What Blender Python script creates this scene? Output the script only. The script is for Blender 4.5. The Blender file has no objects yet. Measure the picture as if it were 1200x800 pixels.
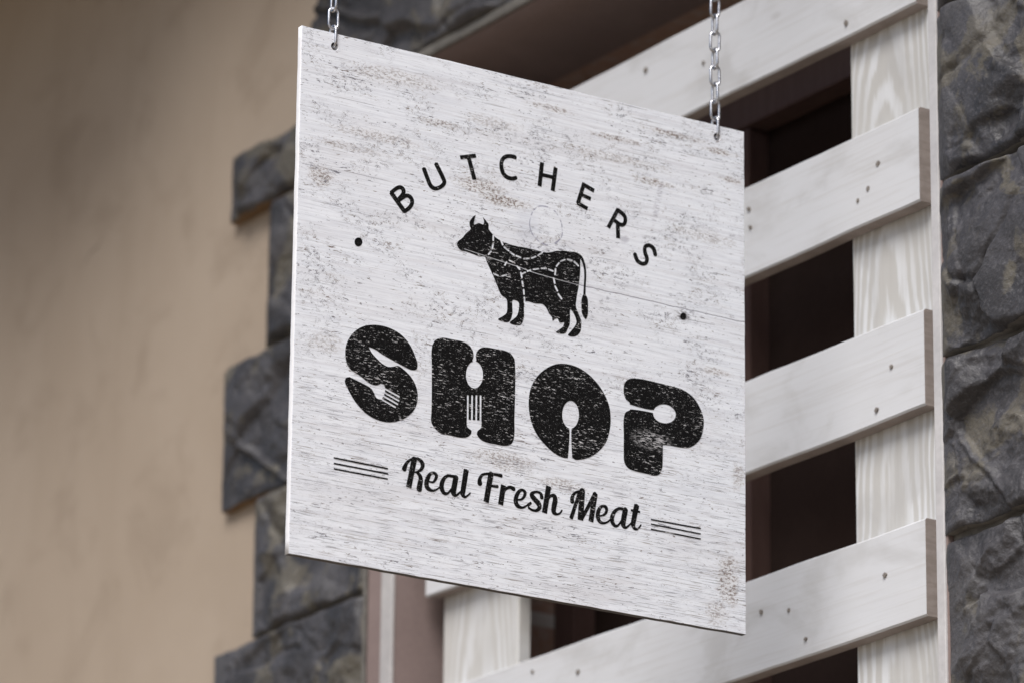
# light and lens
SUN_EL, SUN_ROT, SUN, SUN_ANG = 50.0, 142.0, 2.2, 34.0
SKY = 0.072
EXPOSURE = 0.76
FSTOP = 5.0
EAVE_Y, EAVE_Z = -0.02, 1.50
SHADE_X, SHADE_Y, SHADE_Z = -1.40, -0.12, 1.34
import json as _j
ART = _j.loads('''{"letter_S":[[1,"p",[[102.4,329.3],[120.0,329.4],[135.5,334.4],[146.8,343.4],[153.6,354.4],[157.6,365.5],[156.1,370.3],[150.0,372.2],[140.7,370.1],[125.2,365.5],[111.9,361.2],[102.0,357.1],[94.3,355.8,1],[97.7,361.1],[105.0,367.2],[112.8,372.0],[119.9,373.9],[126.4,372.5],[132.3,370.5],[136.3,371.7],[143.0,375.4],[149.7,380.7],[155.4,388.5],[158.2,397.8],[157.8,407.7],[154.4,416.7],[146.2,426.0],[135.4,432.8],[122.3,437.0],[109.2,437.1],[96.1,433.6],[85.0,426.8],[76.1,418.2],[69.4,408.7],[65.1,401.3],[66.1,396.5],[70.8,394.3,1],[77.2,388.1,1],[72.1,385.8],[67.6,380.8],[65.0,372.5],[65.2,361.1],[69.5,350.2],[76.9,340.9],[87.6,333.5]]],[-1,"p",[[64.6,390.1,1],[77.6,388.0,1],[85.3,391.3],[94.1,396.1],[101.8,398.1],[106.6,397.4],[112.0,394.7],[116.2,398.1],[111.3,412.6],[105.6,412.0],[103.1,408.2],[98.8,402.7],[88.7,399.0],[77.8,396.1],[70.8,394.3,1],[62.6,395.7,1]]],[-1,"s",[[110.5,397.9,2.1],[134.4,405.4,2.1]],0],[-1,"s",[[109.5,402.0,2.1],[134.0,410.1,2.1]],0],[-1,"s",[[108.5,406.1,2.1],[132.6,414.3,2.1]],0],[-1,"s",[[106.9,410.3,2.1],[129.8,418.3,2.1]],0]],"letter_H":[[1,"p",[[188.6,328.2],[202.0,327.7],[215.5,327.7],[224.5,330.4],[229.0,335.7],[230.1,342.5],[228.8,347.5],[233.7,346.6],[233.2,340.9],[234.9,335.2],[239.1,330.9],[244.7,328.7],[260.5,328.0],[269.5,327.7],[278.6,329.7],[283.9,335.1],[285.1,342.5],[285.5,374.3],[285.0,404.1],[284.4,428.0],[281.1,434.5],[273.3,437.8],[259.8,438.2],[248.6,438.1],[240.7,435.9],[235.7,430.5],[235.0,427.1],[229.4,428.0],[228.3,431.7],[223.9,436.0],[217.3,438.2],[201.7,438.3],[188.4,437.7],[180.6,433.1],[176.5,427.0],[176.5,415.2],[176.5,393.6],[176.0,364.2],[176.0,340.5],[179.8,332.8]]],[-1,"p",[[242.9,361.0],[242.2,367.1],[239.8,372.6],[236.2,376.7],[232.0,378.6],[227.7,378.2],[224.0,375.5],[221.5,370.8],[220.5,365.0],[221.3,358.9],[223.6,353.4],[227.2,349.4],[231.5,347.4],[235.8,347.8],[239.5,350.5],[242.0,355.2]]],[-1,"p",[[222.5,416.2,1],[241.7,414.1,1],[241.2,422.6],[236.7,427.3],[235.7,432.4,1],[228.8,433.6,1],[228.7,428.1],[223.3,424.7]]],[-1,"s",[[223.7,418.8,2.2],[223.4,388.8,2.2]],0],[-1,"s",[[229.2,417.8,2.2],[229.0,387.9,2.2]],0],[-1,"s",[[234.8,416.8,2.2],[234.6,386.9,2.2]],0],[-1,"s",[[240.4,415.9,2.2],[240.1,385.9,2.2]],0]],"letter_O":[[1,"p",[[349.3,328.8],[365.4,328.9],[381.6,334.1],[395.6,343.7],[406.1,355.9],[411.9,367.9],[413.9,381.7],[412.6,395.9],[407.6,410.8],[398.4,422.4],[386.9,431.3],[373.2,436.8],[366.3,438.0],[363.6,436.7],[359.5,436.0],[356.0,438.0],[350.3,438.3],[338.9,435.5],[326.3,427.7],[316.0,418.6],[309.0,407.9],[304.8,394.7],[303.7,381.0],[305.8,366.7],[313.0,352.4],[324.2,340.4],[337.9,331.9]]],[-1,"p",[[371.0,384.7],[370.1,391.1],[367.8,396.8],[364.1,400.9],[359.9,402.9],[355.6,402.4],[351.9,399.5],[349.4,394.7],[348.5,388.7],[349.3,382.3],[351.7,376.7],[355.3,372.5],[359.6,370.5],[363.9,371.0],[367.6,373.9],[370.0,378.7]]],[-1,"s",[[359.6,399.1,4.6],[359.7,406.1,2.5],[359.7,415.0,2.7],[359.6,431.0,4.6],[359.5,442.9,7.3]],0]],"letter_P":[[1,"p",[[444.3,328.9],[458.4,327.8],[477.2,328.1],[496.0,328.8],[512.5,330.3],[526.8,336.5],[536.3,347.1],[541.5,359.4],[541.5,369.6],[537.4,383.5],[529.1,393.0],[519.7,398.1],[509.0,399.5],[496.1,399.7],[485.3,400.7,1],[485.1,417.7],[484.4,427.8],[480.9,435.5],[475.1,438.5],[461.1,438.2],[447.1,437.7],[437.8,435.7],[432.7,429.6],[431.9,418.7],[431.8,398.6],[431.7,378.6],[434.0,371.1],[440.3,366.4],[437.5,364.5],[439.8,359.0],[434.6,355.5],[431.6,348.3],[432.2,338.1],[436.2,332.4]]],[-1,"p",[[502.8,363.5],[500.6,367.9],[496.4,371.5],[490.8,373.9],[484.7,374.7],[479.0,373.8],[474.6,371.3],[472.1,367.6],[472.0,363.3],[474.1,358.9],[478.3,355.3],[483.9,352.8],[490.0,352.0],[495.7,352.9],[500.1,355.4],[502.6,359.1]]],[-1,"s",[[430.5,364.7,8.8],[439.8,363.4,5.7],[453.8,363.4,3.5],[465.5,363.4,2.9],[477.2,362.9,4.1]],0]],"arched_lettering":[[1,"s",[[118.9,171.9,4.9],[137.3,191.1,4.9]],3],[1,"s",[[119.6,171.8,3.8],[127.3,165.0,3.8],[132.3,163.7,4.3],[135.2,166.4,4.7],[134.6,170.7,4.1],[130.0,177.2,4.0],[127.5,180.7,3.9]],0],[1,"s",[[128.4,180.2,3.8],[137.5,172.7,3.8],[142.5,171.7,4.4],[146.0,174.7,4.8],[146.5,179.6,4.2],[142.9,185.6,3.9],[137.0,190.6,3.8]],0],[1,"s",[[161.0,134.8,4.8],[168.0,149.6,4.8],[171.8,154.6,4.7],[177.4,155.7,4.0],[184.1,152.1,3.9],[188.2,147.0,4.3],[186.8,141.6,4.8],[176.7,125.8,4.8]],3],[1,"s",[[208.8,112.5,4.1],[229.6,105.9,4.1]],3],[1,"s",[[219.8,109.4,4.8],[228.2,134.8,4.8]],3],[1,"s",[[282.5,97.2,4.3],[276.1,97.0,4.1],[268.9,99.2,3.9],[264.5,104.7,4.2],[263.8,111.8,4.7],[266.1,119.0,4.9],[271.3,123.0,4.6],[278.2,123.4,4.1],[283.8,121.2,3.9]],3],[1,"s",[[318.4,95.8,4.7],[315.3,125.0,4.7]],3],[1,"s",[[336.9,98.3,4.7],[333.1,127.1,4.7]],3],[1,"s",[[317.2,110.6,3.9],[335.0,110.6,3.9]],0],[1,"s",[[375.9,108.9,4.4],[367.3,135.5,4.4]],3],[1,"s",[[374.5,110.8,4.4],[389.7,115.5,4.4]],3],[1,"s",[[371.7,123.6,4.0],[385.2,126.2,4.1]],3],[1,"s",[[366.5,134.6,4.3],[380.8,138.9,4.3]],3],[1,"s",[[422.8,130.9,4.2],[409.2,156.1,4.2]],3],[1,"s",[[422.8,132.5,4.5],[430.0,136.1,4.7],[432.7,140.8,4.6],[431.3,146.9,3.9],[426.0,149.0,4.2],[415.7,144.6,4.5]],0],[1,"s",[[422.3,149.8,4.8],[423.0,166.2,4.8]],2],[1,"s",[[474.4,176.2,4.8],[471.9,169.3,4.8],[465.9,166.3,4.1],[460.1,169.4,4.0],[460.1,176.1,4.7],[462.8,182.7,4.6],[461.4,188.1,3.9],[456.2,190.3,4.1],[449.4,187.7,4.7],[446.1,180.6,4.8]],3]],"cow_emblem":[[1,"p",[[206.4,215.4],[208.1,211.5],[212.4,207.8],[217.9,200.7],[224.1,193.8],[222.7,190.7],[222.6,186.2],[225.5,181.0],[230.6,175.9,1],[228.9,182.4],[228.5,188.1],[234.6,185.1],[240.7,185.5],[241.6,181.9],[239.7,176.6,1],[244.1,180.4],[247.5,183.7],[248.1,189.7],[251.8,193.4],[256.4,197.2],[265.5,200.4],[279.2,202.4],[295.2,202.1],[311.3,202.2],[325.1,202.4],[334.3,199.6],[341.2,197.0],[355.0,195.1],[365.5,195.2],[370.6,199.3],[371.4,207.3],[371.2,217.5],[369.3,234.2],[366.6,248.9],[366.0,259.2],[369.5,266.6],[373.1,274.0],[373.3,280.1],[372.0,287.4],[365.1,294.1],[355.5,294.5],[359.3,289.1],[364.6,282.1],[366.8,277.2],[363.1,267.8],[358.4,263.6],[358.0,272.8],[357.6,281.0],[354.7,287.6],[351.3,293.2],[339.1,293.9],[344.4,289.5],[348.9,285.0],[349.8,280.4],[346.6,281.4],[343.8,281.5],[341.3,277.5],[337.4,279.1],[334.6,281.6],[333.7,277.3],[330.0,274.0],[325.8,267.7],[321.1,264.5],[312.0,265.3],[297.8,265.9],[296.1,272.3],[296.2,284.3],[291.8,294.2],[277.2,294.3],[282.6,288.9],[287.1,284.0],[289.3,275.6],[288.7,268.0],[281.0,267.1],[280.6,275.2],[280.7,283.2],[275.9,293.7],[261.8,293.2],[267.8,288.6],[273.0,283.6],[273.8,274.5],[272.8,267.6],[265.9,263.9],[260.6,254.8],[255.9,245.7],[250.1,235.7],[245.4,227.6],[243.1,223.2],[236.3,224.3],[227.3,223.0],[218.2,221.8],[211.5,221.7],[207.8,219.2]]],[1,"s",[[363.2,196.2,4.4],[370.6,197.8,4.2],[374.8,202.5,3.7],[377.4,210.2,3.1],[378.2,220.2,2.8],[377.6,232.6,2.8],[377.2,244.9,3.2]],0],[1,"p",[[377.2,241.2],[381.4,246.1],[382.2,256.1],[381.8,266.3],[379.3,271.3],[374.6,266.1],[373.2,255.8],[374.0,246.5]]],[-1,"s",[[254.1,196.6,2.3],[254.1,201.6,2.3]],0],[-1,"s",[[254.2,205.7,2.2],[253.1,210.9,2.2]],0],[-1,"s",[[251.4,215.3,2.0],[248.0,219.4,2.0]],0],[-1,"s",[[264.4,199.6,2.4],[266.7,204.2,2.4]],0],[-1,"s",[[269.0,206.8,2.3],[274.8,209.8,2.3]],0],[-1,"s",[[277.1,211.3,2.3],[282.1,213.4,2.3]],0],[-1,"s",[[285.1,213.8,2.2],[290.8,214.9,2.2]],0],[-1,"s",[[295.4,215.5,2.0],[302.2,213.7,2.0]],0],[-1,"s",[[305.7,212.7,1.9],[310.9,209.8,1.9]],0],[-1,"s",[[314.1,207.8,1.9],[320.0,203.4,1.9]],0],[-1,"s",[[255.4,240.7,2.1],[261.1,241.9,2.1]],0],[-1,"s",[[265.6,241.8,1.9],[272.4,238.9,1.9]],0],[-1,"s",[[270.0,227.9,2.0],[272.2,223.8,2.0]],0],[-1,"s",[[276.0,221.0,2.2],[282.9,222.9,2.2]],0],[-1,"s",[[286.4,226.1,2.4],[289.8,229.1,2.4]],0],[-1,"s",[[292.2,234.3,1.9],[297.4,231.1,1.9]],0],[-1,"s",[[300.1,229.3,1.9],[304.7,227.0,1.9]],0],[-1,"s",[[308.1,225.6,2.0],[315.0,223.6,2.0]],0],[-1,"s",[[318.9,222.3,2.0],[325.3,221.3,2.0]],0],[-1,"s",[[328.7,221.6,2.2],[334.5,222.5,2.2]],0],[-1,"s",[[291.5,232.8,2.4],[292.7,237.6,2.4]],0],[-1,"s",[[293.4,242.5,2.4],[294.6,248.0,2.4]],0],[-1,"s",[[295.4,252.3,2.3],[295.9,257.2,2.3]],0],[-1,"s",[[296.4,261.1,2.3],[296.9,267.1,2.3]],0],[-1,"s",[[337.3,226.0,2.3],[337.9,219.4,2.3]],0],[-1,"s",[[339.1,216.0,2.0],[342.5,211.4,2.0]],0],[-1,"s",[[344.8,209.0,1.9],[350.5,205.8,1.9]],0],[-1,"s",[[354.0,204.9,2.1],[360.2,204.9,2.1]],0],[-1,"s",[[363.2,205.8,2.4],[368.6,209.4,2.4]],0],[-1,"s",[[335.7,231.4,2.4],[336.9,236.3,2.4]],0],[-1,"s",[[337.7,240.2,2.4],[340.5,244.7,2.4]],0],[-1,"s",[[342.1,248.5,2.4],[346.3,253.1,2.4]],0],[-1,"s",[[215.9,219.2,0.9],[244.2,222.1,0.9],[263.6,224.1,0.9],[286.4,226.1,1.0],[307.0,229.0,1.0],[330.0,230.5,0.9],[348.4,231.6,0.9],[370.4,232.3,0.9]],0]],"slogan_lettering":[[1,"s",[[142.9,486.2,5.6],[144.0,482.8,4.4],[146.7,478.1,3.4],[151.0,474.4,2.6],[156.2,472.4,2.5],[162.0,472.7,3.7],[165.6,475.8,5.0],[166.2,479.5,4.6],[163.7,484.0,3.3],[158.9,487.2,2.1],[153.7,488.1,1.8]],0],[1,"s",[[155.3,473.7,6.5],[148.8,506.6,6.5]],2],[1,"s",[[158.9,487.7,2.5],[162.8,490.5,4.4],[164.2,495.2,5.4],[163.3,499.6,6.1],[162.3,506.5,6.7]],2],[1,"s",[[174.0,495.2,1.7],[179.8,495.3,2.3],[183.1,491.3,3.2],[184.1,486.9,4.0],[180.5,484.6,3.1],[175.8,487.1,3.8],[172.8,492.9,5.0],[171.6,498.6,5.6],[173.4,503.0,5.3],[179.0,504.9,2.9],[184.7,502.8,2.0],[189.5,498.6,1.7]],0],[1,"s",[[209.6,483.5,2.5],[204.7,484.3,3.2],[198.9,484.8,3.1],[194.3,488.6,4.1],[191.4,494.9,5.2],[191.5,500.8,5.4],[194.6,505.2,4.2],[199.3,504.6,2.5],[204.0,498.7,2.0]],0],[1,"s",[[209.6,484.0,6.2],[207.3,496.5,6.4],[206.5,502.6,6.4],[209.4,505.5,3.1],[213.7,502.2,2.2],[217.6,498.2,1.7]],1],[1,"s",[[222.8,473.6,6.2],[219.0,498.0,6.0],[218.4,502.7,5.0],[221.4,505.2,2.8],[224.9,503.1,2.0],[228.3,499.6,1.7]],1],[1,"s",[[240.6,486.1,6.0],[240.5,481.7,4.2],[243.5,476.5,3.0],[249.1,474.1,2.7],[255.8,473.2,2.9],[262.5,472.9,3.2],[268.3,473.1,4.0]],0],[1,"s",[[254.9,473.9,6.5],[249.1,506.7,6.5]],2],[1,"s",[[254.3,487.0,2.7],[263.6,486.3,3.3]],0],[1,"s",[[271.6,483.3,6.3],[268.1,506.5,6.3]],3],[1,"s",[[272.3,491.1,2.0],[276.1,486.3,2.9],[280.6,484.3,3.5],[284.9,485.4,4.8]],0],[1,"s",[[289.8,497.0,1.7],[295.4,495.8,2.5],[299.1,491.6,3.3],[300.0,487.0,4.0],[296.4,484.9,3.0],[292.1,487.4,3.9],[288.8,493.3,4.8],[288.0,499.3,5.5],[290.5,503.8,4.9],[296.6,505.0,2.7],[302.2,502.0,1.9],[306.1,498.3,1.9]],0],[1,"s",[[322.2,488.9,4.7],[320.7,484.8,3.4],[315.6,483.7,2.5],[310.2,486.0,3.8],[309.1,489.1,5.4],[313.4,493.1,6.0],[318.2,497.1,6.1],[319.4,501.0,4.9],[315.6,505.2,3.2],[309.6,505.6,2.7],[305.3,503.8,2.6]],0],[1,"s",[[304.5,500.7,3.4],[307.6,498.0,2.9]],0],[1,"s",[[331.3,474.6,6.4],[326.0,506.4,6.4]],3],[1,"s",[[329.8,491.4,2.0],[333.7,485.8,2.9],[338.8,484.7,4.7],[340.1,489.7,6.1],[338.4,497.9,6.0],[338.4,503.3,5.4],[342.4,505.1,2.8],[346.4,503.5,2.1],[349.2,499.6,1.8]],0],[1,"s",[[362.6,486.7,5.5],[362.9,481.9,4.1],[365.9,477.2,3.1],[371.1,474.3,2.9],[377.6,473.4,3.1]],0],[1,"s",[[372.9,475.0,4.7],[367.3,490.2,4.3],[361.4,507.0,4.7]],2],[1,"s",[[376.1,473.2,7.1],[373.9,506.9,7.1]],2],[1,"s",[[375.9,504.8,3.6],[384.3,489.6,4.2],[393.2,473.4,4.7]],0],[1,"s",[[393.7,472.5,6.2],[387.9,506.5,6.2]],3],[1,"s",[[398.9,498.1,1.7],[404.9,496.0,2.5],[408.7,491.3,3.4],[408.2,486.6,4.1],[403.8,485.7,2.9],[399.8,489.0,3.9],[397.5,494.4,4.8],[397.3,499.6,5.2],[400.1,504.4,4.2],[405.5,505.2,2.6],[411.0,502.6,2.0],[415.0,498.5,1.7]],0],[1,"s",[[434.1,484.8,2.7],[430.1,484.7,3.3],[425.5,485.2,3.0],[420.2,489.1,4.0],[416.8,495.6,5.1],[416.5,500.8,5.4],[419.5,505.4,4.1],[424.1,505.2,2.5],[429.1,498.8,2.1]],0],[1,"s",[[434.6,483.8,6.4],[431.6,499.2,6.5],[432.0,504.0,5.2],[435.0,505.7,2.9],[439.2,502.5,2.0],[443.3,498.2,1.7]],1],[1,"s",[[449.8,476.8,6.4],[445.5,496.1,6.1],[445.1,501.8,5.2],[448.1,505.3,3.1],[452.4,503.3,2.0],[455.5,499.5,1.8]],1],[1,"s",[[441.7,484.3,2.5],[454.4,484.4,2.5]],3]],"rule_left":[[1,"s",[[53.1,489.0,1.8],[122.1,489.7,1.8]],3],[1,"s",[[53.3,495.2,1.8],[122.2,495.5,1.8]],3],[1,"s",[[53.5,501.3,1.8],[122.3,501.4,1.8]],3]],"rule_right":[[1,"s",[[469.1,490.6,1.7],[537.6,490.2,1.7]],3],[1,"s",[[469.1,496.0,1.7],[537.6,496.6,1.7]],3],[1,"s",[[469.1,502.0,1.7],[537.6,502.5,1.7]],3]],"dot_left":[[1,"p",[[83.4,237.1],[83.1,239.1],[82.0,241.0],[80.4,242.4],[78.5,243.2],[76.6,243.2],[74.9,242.4],[73.8,240.9],[73.4,239.0],[73.7,237.0],[74.7,235.1],[76.3,233.7],[78.3,232.9],[80.2,232.9],[81.8,233.7],[83.0,235.2]]]],"dot_right":[[1,"p",[[517.6,242.0],[517.3,243.7],[516.4,245.3],[515.0,246.5],[513.3,247.1],[511.7,247.1],[510.3,246.4],[509.4,245.2],[509.1,243.6],[509.4,241.9],[510.3,240.3],[511.7,239.1],[513.3,238.5],[515.0,238.5],[516.4,239.2],[517.3,240.4]]]]}''')
import bpy, bmesh, math, json, random
import numpy as np
from mathutils import Vector, Matrix, noise

random.seed(7)
S = bpy.context.scene
COL = S.collection
ZO = 3.2                                   # height of the sign's centre above the pavement

# ------------------------------------------------------------------ nodes
def nmat(name):
    m = bpy.data.materials.new(name); m.use_nodes = True
    nt = m.node_tree; nt.nodes.clear()
    out = nt.nodes.new('ShaderNodeOutputMaterial')
    b = nt.nodes.new('ShaderNodeBsdfPrincipled')
    nt.links.new(b.outputs[0], out.inputs[0])
    return m, NT(nt), b

class NT:
    """small expression helper over a node tree"""
    def __init__(s, nt): s.nt = nt
    def put(s, sock, v):
        if isinstance(v, bpy.types.NodeSocket): s.nt.links.new(v, sock)
        elif isinstance(v, (tuple, list)):
            sock.default_value = (*v, 1.0) if (len(v) == 3 and sock.type == 'RGBA') else v
        else: sock.default_value = v
    def math(s, op, a, b=0.0, c=None, clamp=False):
        n = s.nt.nodes.new('ShaderNodeMath'); n.operation = op; n.use_clamp = clamp
        s.put(n.inputs[0], a); s.put(n.inputs[1], b)
        if c is not None: s.put(n.inputs[2], c)
        return n.outputs[0]
    def add(s, a, b): return s.math('ADD', a, b)
    def sub(s, a, b): return s.math('SUBTRACT', a, b)
    def mul(s, a, b): return s.math('MULTIPLY', a, b)
    def mx(s, a, b): return s.math('MAXIMUM', a, b)
    def mn(s, a, b): return s.math('MINIMUM', a, b)
    def coord(s, which='Object'):
        n = s.nt.nodes.new('ShaderNodeTexCoord'); return n.outputs[which]
    def sep(s, v):
        n = s.nt.nodes.new('ShaderNodeSeparateXYZ'); s.put(n.inputs[0], v); return n.outputs
    def comb(s, x, y, z):
        n = s.nt.nodes.new('ShaderNodeCombineXYZ')
        for i, v in enumerate((x, y, z)): s.put(n.inputs[i], v)
        return n.outputs[0]
    def scale(s, v, sc, off=(0, 0, 0)):
        n = s.nt.nodes.new('ShaderNodeMapping'); s.put(n.inputs[0], v)
        n.inputs['Scale'].default_value = sc; n.inputs['Location'].default_value = off
        return n.outputs[0]
    def noise(s, v, scale=1.0, detail=3.0, rough=0.55, dist=0.0, out=0):
        n = s.nt.nodes.new('ShaderNodeTexNoise'); s.put(n.inputs['Vector'], v)
        n.inputs['Scale'].default_value = scale; n.inputs['Detail'].default_value = detail
        n.inputs['Roughness'].default_value = rough; n.inputs['Distortion'].default_value = dist
        return n.outputs[out]
    def voro(s, v, scale=1.0, feature='DISTANCE_TO_EDGE'):
        n = s.nt.nodes.new('ShaderNodeTexVoronoi'); n.feature = feature
        s.put(n.inputs['Vector'], v); n.inputs['Scale'].default_value = scale
        return n.outputs['Distance']
    def step(s, x, lo, hi, a=0.0, b=1.0):
        n = s.nt.nodes.new('ShaderNodeMapRange'); n.interpolation_type = 'SMOOTHSTEP'
        s.put(n.inputs[0], x); s.put(n.inputs[1], lo); s.put(n.inputs[2], hi)
        n.inputs[3].default_value = a; n.inputs[4].default_value = b
        return n.outputs[0]
    def mix(s, f, a, b, mode='MIX'):
        n = s.nt.nodes.new('ShaderNodeMix'); n.data_type = 'RGBA'; n.blend_type = mode
        s.put(n.inputs[0], f); s.put(n.inputs[6], a); s.put(n.inputs[7], b)
        return n.outputs[2]
    def bump(s, h, strength=0.3, dist=0.002, normal=None):
        n = s.nt.nodes.new('ShaderNodeBump'); n.inputs['Strength'].default_value = strength
        n.inputs['Distance'].default_value = dist; s.put(n.inputs['Height'], h)
        if normal is not None: s.put(n.inputs['Normal'], normal)
        return n.outputs[0]
    def vadd(s, a, b):
        n = s.nt.nodes.new('ShaderNodeVectorMath'); n.operation = 'ADD'
        s.put(n.inputs[0], a); s.put(n.inputs[1], b); return n.outputs[0]
    def vscale(s, a, f):
        n = s.nt.nodes.new('ShaderNodeVectorMath'); n.operation = 'SCALE'
        s.put(n.inputs[0], a); n.inputs['Scale'].default_value = f; return n.outputs[0]

def setb(b, n, col=None, rough=None, normal=None, spec=None, metal=None):
    if col is not None: n.put(b.inputs['Base Color'], col)
    if rough is not None: n.put(b.inputs['Roughness'], rough)
    if normal is not None: n.put(b.inputs['Normal'], normal)
    if spec is not None: b.inputs['Specular IOR Level'].default_value = spec
    if metal is not None: b.inputs['Metallic'].default_value = metal

def sign_coords(n):
    """millimetres on the sign: u from its left edge, v from its top edge"""
    x, y, z = n.sep(n.coord())
    u = n.add(n.mul(y, 1000.0), 300.0); v = n.sub(302.3, n.mul(z, 1000.0))
    return u, v, n.comb(u, v, n.mul(x, 1000.0))

def ellipse(n, u, v, cu, cv, ru, rv, wob=None):
    a = n.math('DIVIDE', n.sub(u, cu), ru); c = n.math('DIVIDE', n.sub(v, cv), rv)
    d = n.math('SQRT', n.add(n.mul(a, a), n.mul(c, c)))
    if wob is not None: d = n.add(d, wob)
    return n.step(d, 0.35, 1.0, 1.0, 0.0)

def dens2_(n, p): return n.noise(n.scale(p, (1/85, 1/30, 1), (11, 5, 0)), 1, 3, 0.6)

def mat_sign():
    m, n, b = nmat('whitewashed_sign_wood')
    u, v, p = sign_coords(n)
    warp = n.noise(n.scale(p, (1/40, 1/40, 1)), 1, 2)
    big = n.noise(n.scale(p, (1/150, 1/45, 1), (3, 1, 0)), 1, 3)
    # long soft streaks of the grain
    st = n.noise(n.scale(p, (1/120, 1/3.2, 1)), 1, 4, 0.6)
    st2 = n.noise(n.scale(p, (1/35, 1/1.3, 1), (5, 2, 0)), 1, 3, 0.6)
    band = n.noise(n.scale(p, (1/260, 1/9.0, 1), (1, 6, 0)), 1, 3, 0.6)
    col = n.mix(n.step(st, 0.35, 0.62), (0.69, 0.722, 0.792), (0.79, 0.825, 0.892))
    col = n.mix(n.mul(n.step(band, 0.50, 0.68), 0.42), col, (0.58, 0.585, 0.63))
    col = n.mix(n.mul(n.step(big, 0.45, 0.7), 0.25), col, (0.63, 0.63, 0.67))
    mott = n.noise(n.scale(p, (1/9.0, 1/2.6, 1), (2, 2, 0)), 1, 4, 0.7)
    col = n.mix(n.mul(n.step(mott, 0.54, 0.74), 0.28), col, (0.50, 0.505, 0.56))
    # short dark dashes left in the grain, dense in patches
    dens = n.noise(n.scale(p, (1/110, 1/38, 1), (9, 4, 0)), 1, 3, 0.6)
    pw = n.vadd(p, n.vscale(n.noise(n.scale(p, (1/14, 1/14, 1)), 1, 2, 0.5, 0, 1), 5.0))
    sp = n.noise(n.scale(pw, (1/7.0, 1/2.1, 1), (1, 7, 0)), 1, 3, 0.58)
    dash = n.step(n.add(sp, n.mul(n.sub(dens, 0.5), 0.28)), 0.672, 0.700)
    sc = n.noise(n.scale(pw, (1/19.0, 1/1.5, 1), (6, 2, 0)), 1, 3, 0.58)
    scr = n.step(n.add(sc, n.mul(n.sub(dens2_(n, p), 0.5), 0.40)), 0.665, 0.695)
    # crackle of the old paint
    pc = n.vadd(p, n.vscale(n.noise(n.scale(p, (1/5, 1/4, 1)), 1, 3, 0.6, 0, 1), 9.0))
    ck = n.voro(n.scale(pc, (1/13.0, 1/6.5, 1)), 1)
    dens2 = n.noise(n.scale(p, (1/70, 1/45, 1), (2, 8, 0)), 1, 4, 0.65)
    brk = n.noise(n.scale(p, (1/7.5, 1/5, 1), (4, 4, 0)), 1, 2)
    low = n.step(v, 420.0, 330.0)                       # the crackle fades out towards the bottom boards
    crack = n.mul(n.mul(n.step(ck, 0.060, 0.030), n.step(dens2, 0.47, 0.60)), n.mul(n.step(brk, 0.47, 0.54), n.add(n.mul(low, 0.8), 0.2)))
    # fine open grain ruled along the lower part
    gl = n.noise(n.scale(p, (1/34, 1/1.0, 1), (7, 3, 0)), 1, 2, 0.5)
    ll = n.noise(n.scale(p, (1/190, 1/1.5, 1), (12, 3, 0)), 1, 2, 0.5)
    lm = n.noise(n.scale(p, (1/60, 1/14, 1), (2, 13, 0)), 1, 3)
    longl = n.mul(n.step(ll, 0.63, 0.69), n.step(lm, 0.42, 0.58))
    hi = n.step(v, 330.0, 440.0)
    rule = n.mul(n.step(gl, 0.575, 0.65), n.add(n.mul(hi, 0.70), 0.26))
    dark = n.mx(n.mx(n.mul(dash, 0.92), n.mul(crack, 0.9)), n.mx(n.mx(n.mul(rule, 0.65), n.mul(longl, 0.6)), n.mul(scr, 0.92)))
    tone = n.noise(n.scale(p, (1/30, 1/12, 1), (6, 6, 0)), 1, 2)
    dcol = n.mix(n.step(tone, 0.48, 0.62), (0.13, 0.13, 0.16), (0.14, 0.105, 0.085))
    # brown stains where the paint is rubbed through
    wob = n.mul(n.sub(n.noise(n.scale(p, (1/12, 1/7, 1), (8, 1, 0)), 1, 4, 0.7), 0.5), 1.5)
    stain = None
    for cu, cv, ru, rv, k in ((235, 141, 46, 13, .8), (270, 152, 50, 9, .9), (28, 172, 20, 16, .8), (575, 545, 20, 40, .9), (560, 585, 22, 20, .6),
                              (565, 32, 34, 5, .9), (500, 24, 60, 5, .8), (420, 46, 50, 5, .8), (330, 28, 40, 5, .7), (580, 64, 20, 5, .8), (470, 88, 40, 6, .8), (180, 78, 40, 6, .7), (560, 300, 30, 6, .6), (590, 420, 12, 20, .6), (330, 395, 70, 18, .0), (120, 35, 80, 14, .5), (250, 62, 50, 9, .4), (455, 490, 70, 12, .0),
                              (270, 455, 60, 14, .6), (350, 470, 40, 10, .6), (40, 360, 30, 16, .4), (420, 70, 90, 8, .5), (100, 110, 80, 8, .5), (540, 140, 60, 10, .4), (60, 130, 60, 6, .5)):
        if k == 0: continue
        e = n.mul(ellipse(n, u, v, cu, cv, ru, rv, wob), k)
        stain = e if stain is None else n.mx(stain, e)
    sn = n.noise(n.scale(pw, (1/4.5, 1/2.2, 1), (3, 9, 0)), 1, 4, 0.7)
    col = n.mix(n.mul(stain, 0.28), col, (0.52, 0.47, 0.42))
    col = n.mix(n.mul(n.mul(stain, n.step(sn, 0.49, 0.57)), 0.95), col, (0.135, 0.085, 0.06))
    col = n.mix(dark, col, dcol)
    # split in the wood running across behind the cow to the right edge
    lw = n.add(n.mul(n.sub(n.noise(n.scale(p, (1/22, 0.0, 0.0)), 1, 3), 0.5), 4.0), n.mul(n.sub(u, 369.0), 0.0086))
    dl = n.math('ABSOLUTE', n.sub(n.sub(v, 232.0), lw))
    split = n.mul(n.step(dl, 0.75, 0.25), n.step(u, 330.0, 380.0, 0.0, 0.9))
    col = n.mix(split, col, (0.20, 0.20, 0.25))
    # ring left by a can and two smears
    a = n.math('DIVIDE', n.sub(u, 325.0), 0.95); c = n.sub(v, 170.0)
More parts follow.
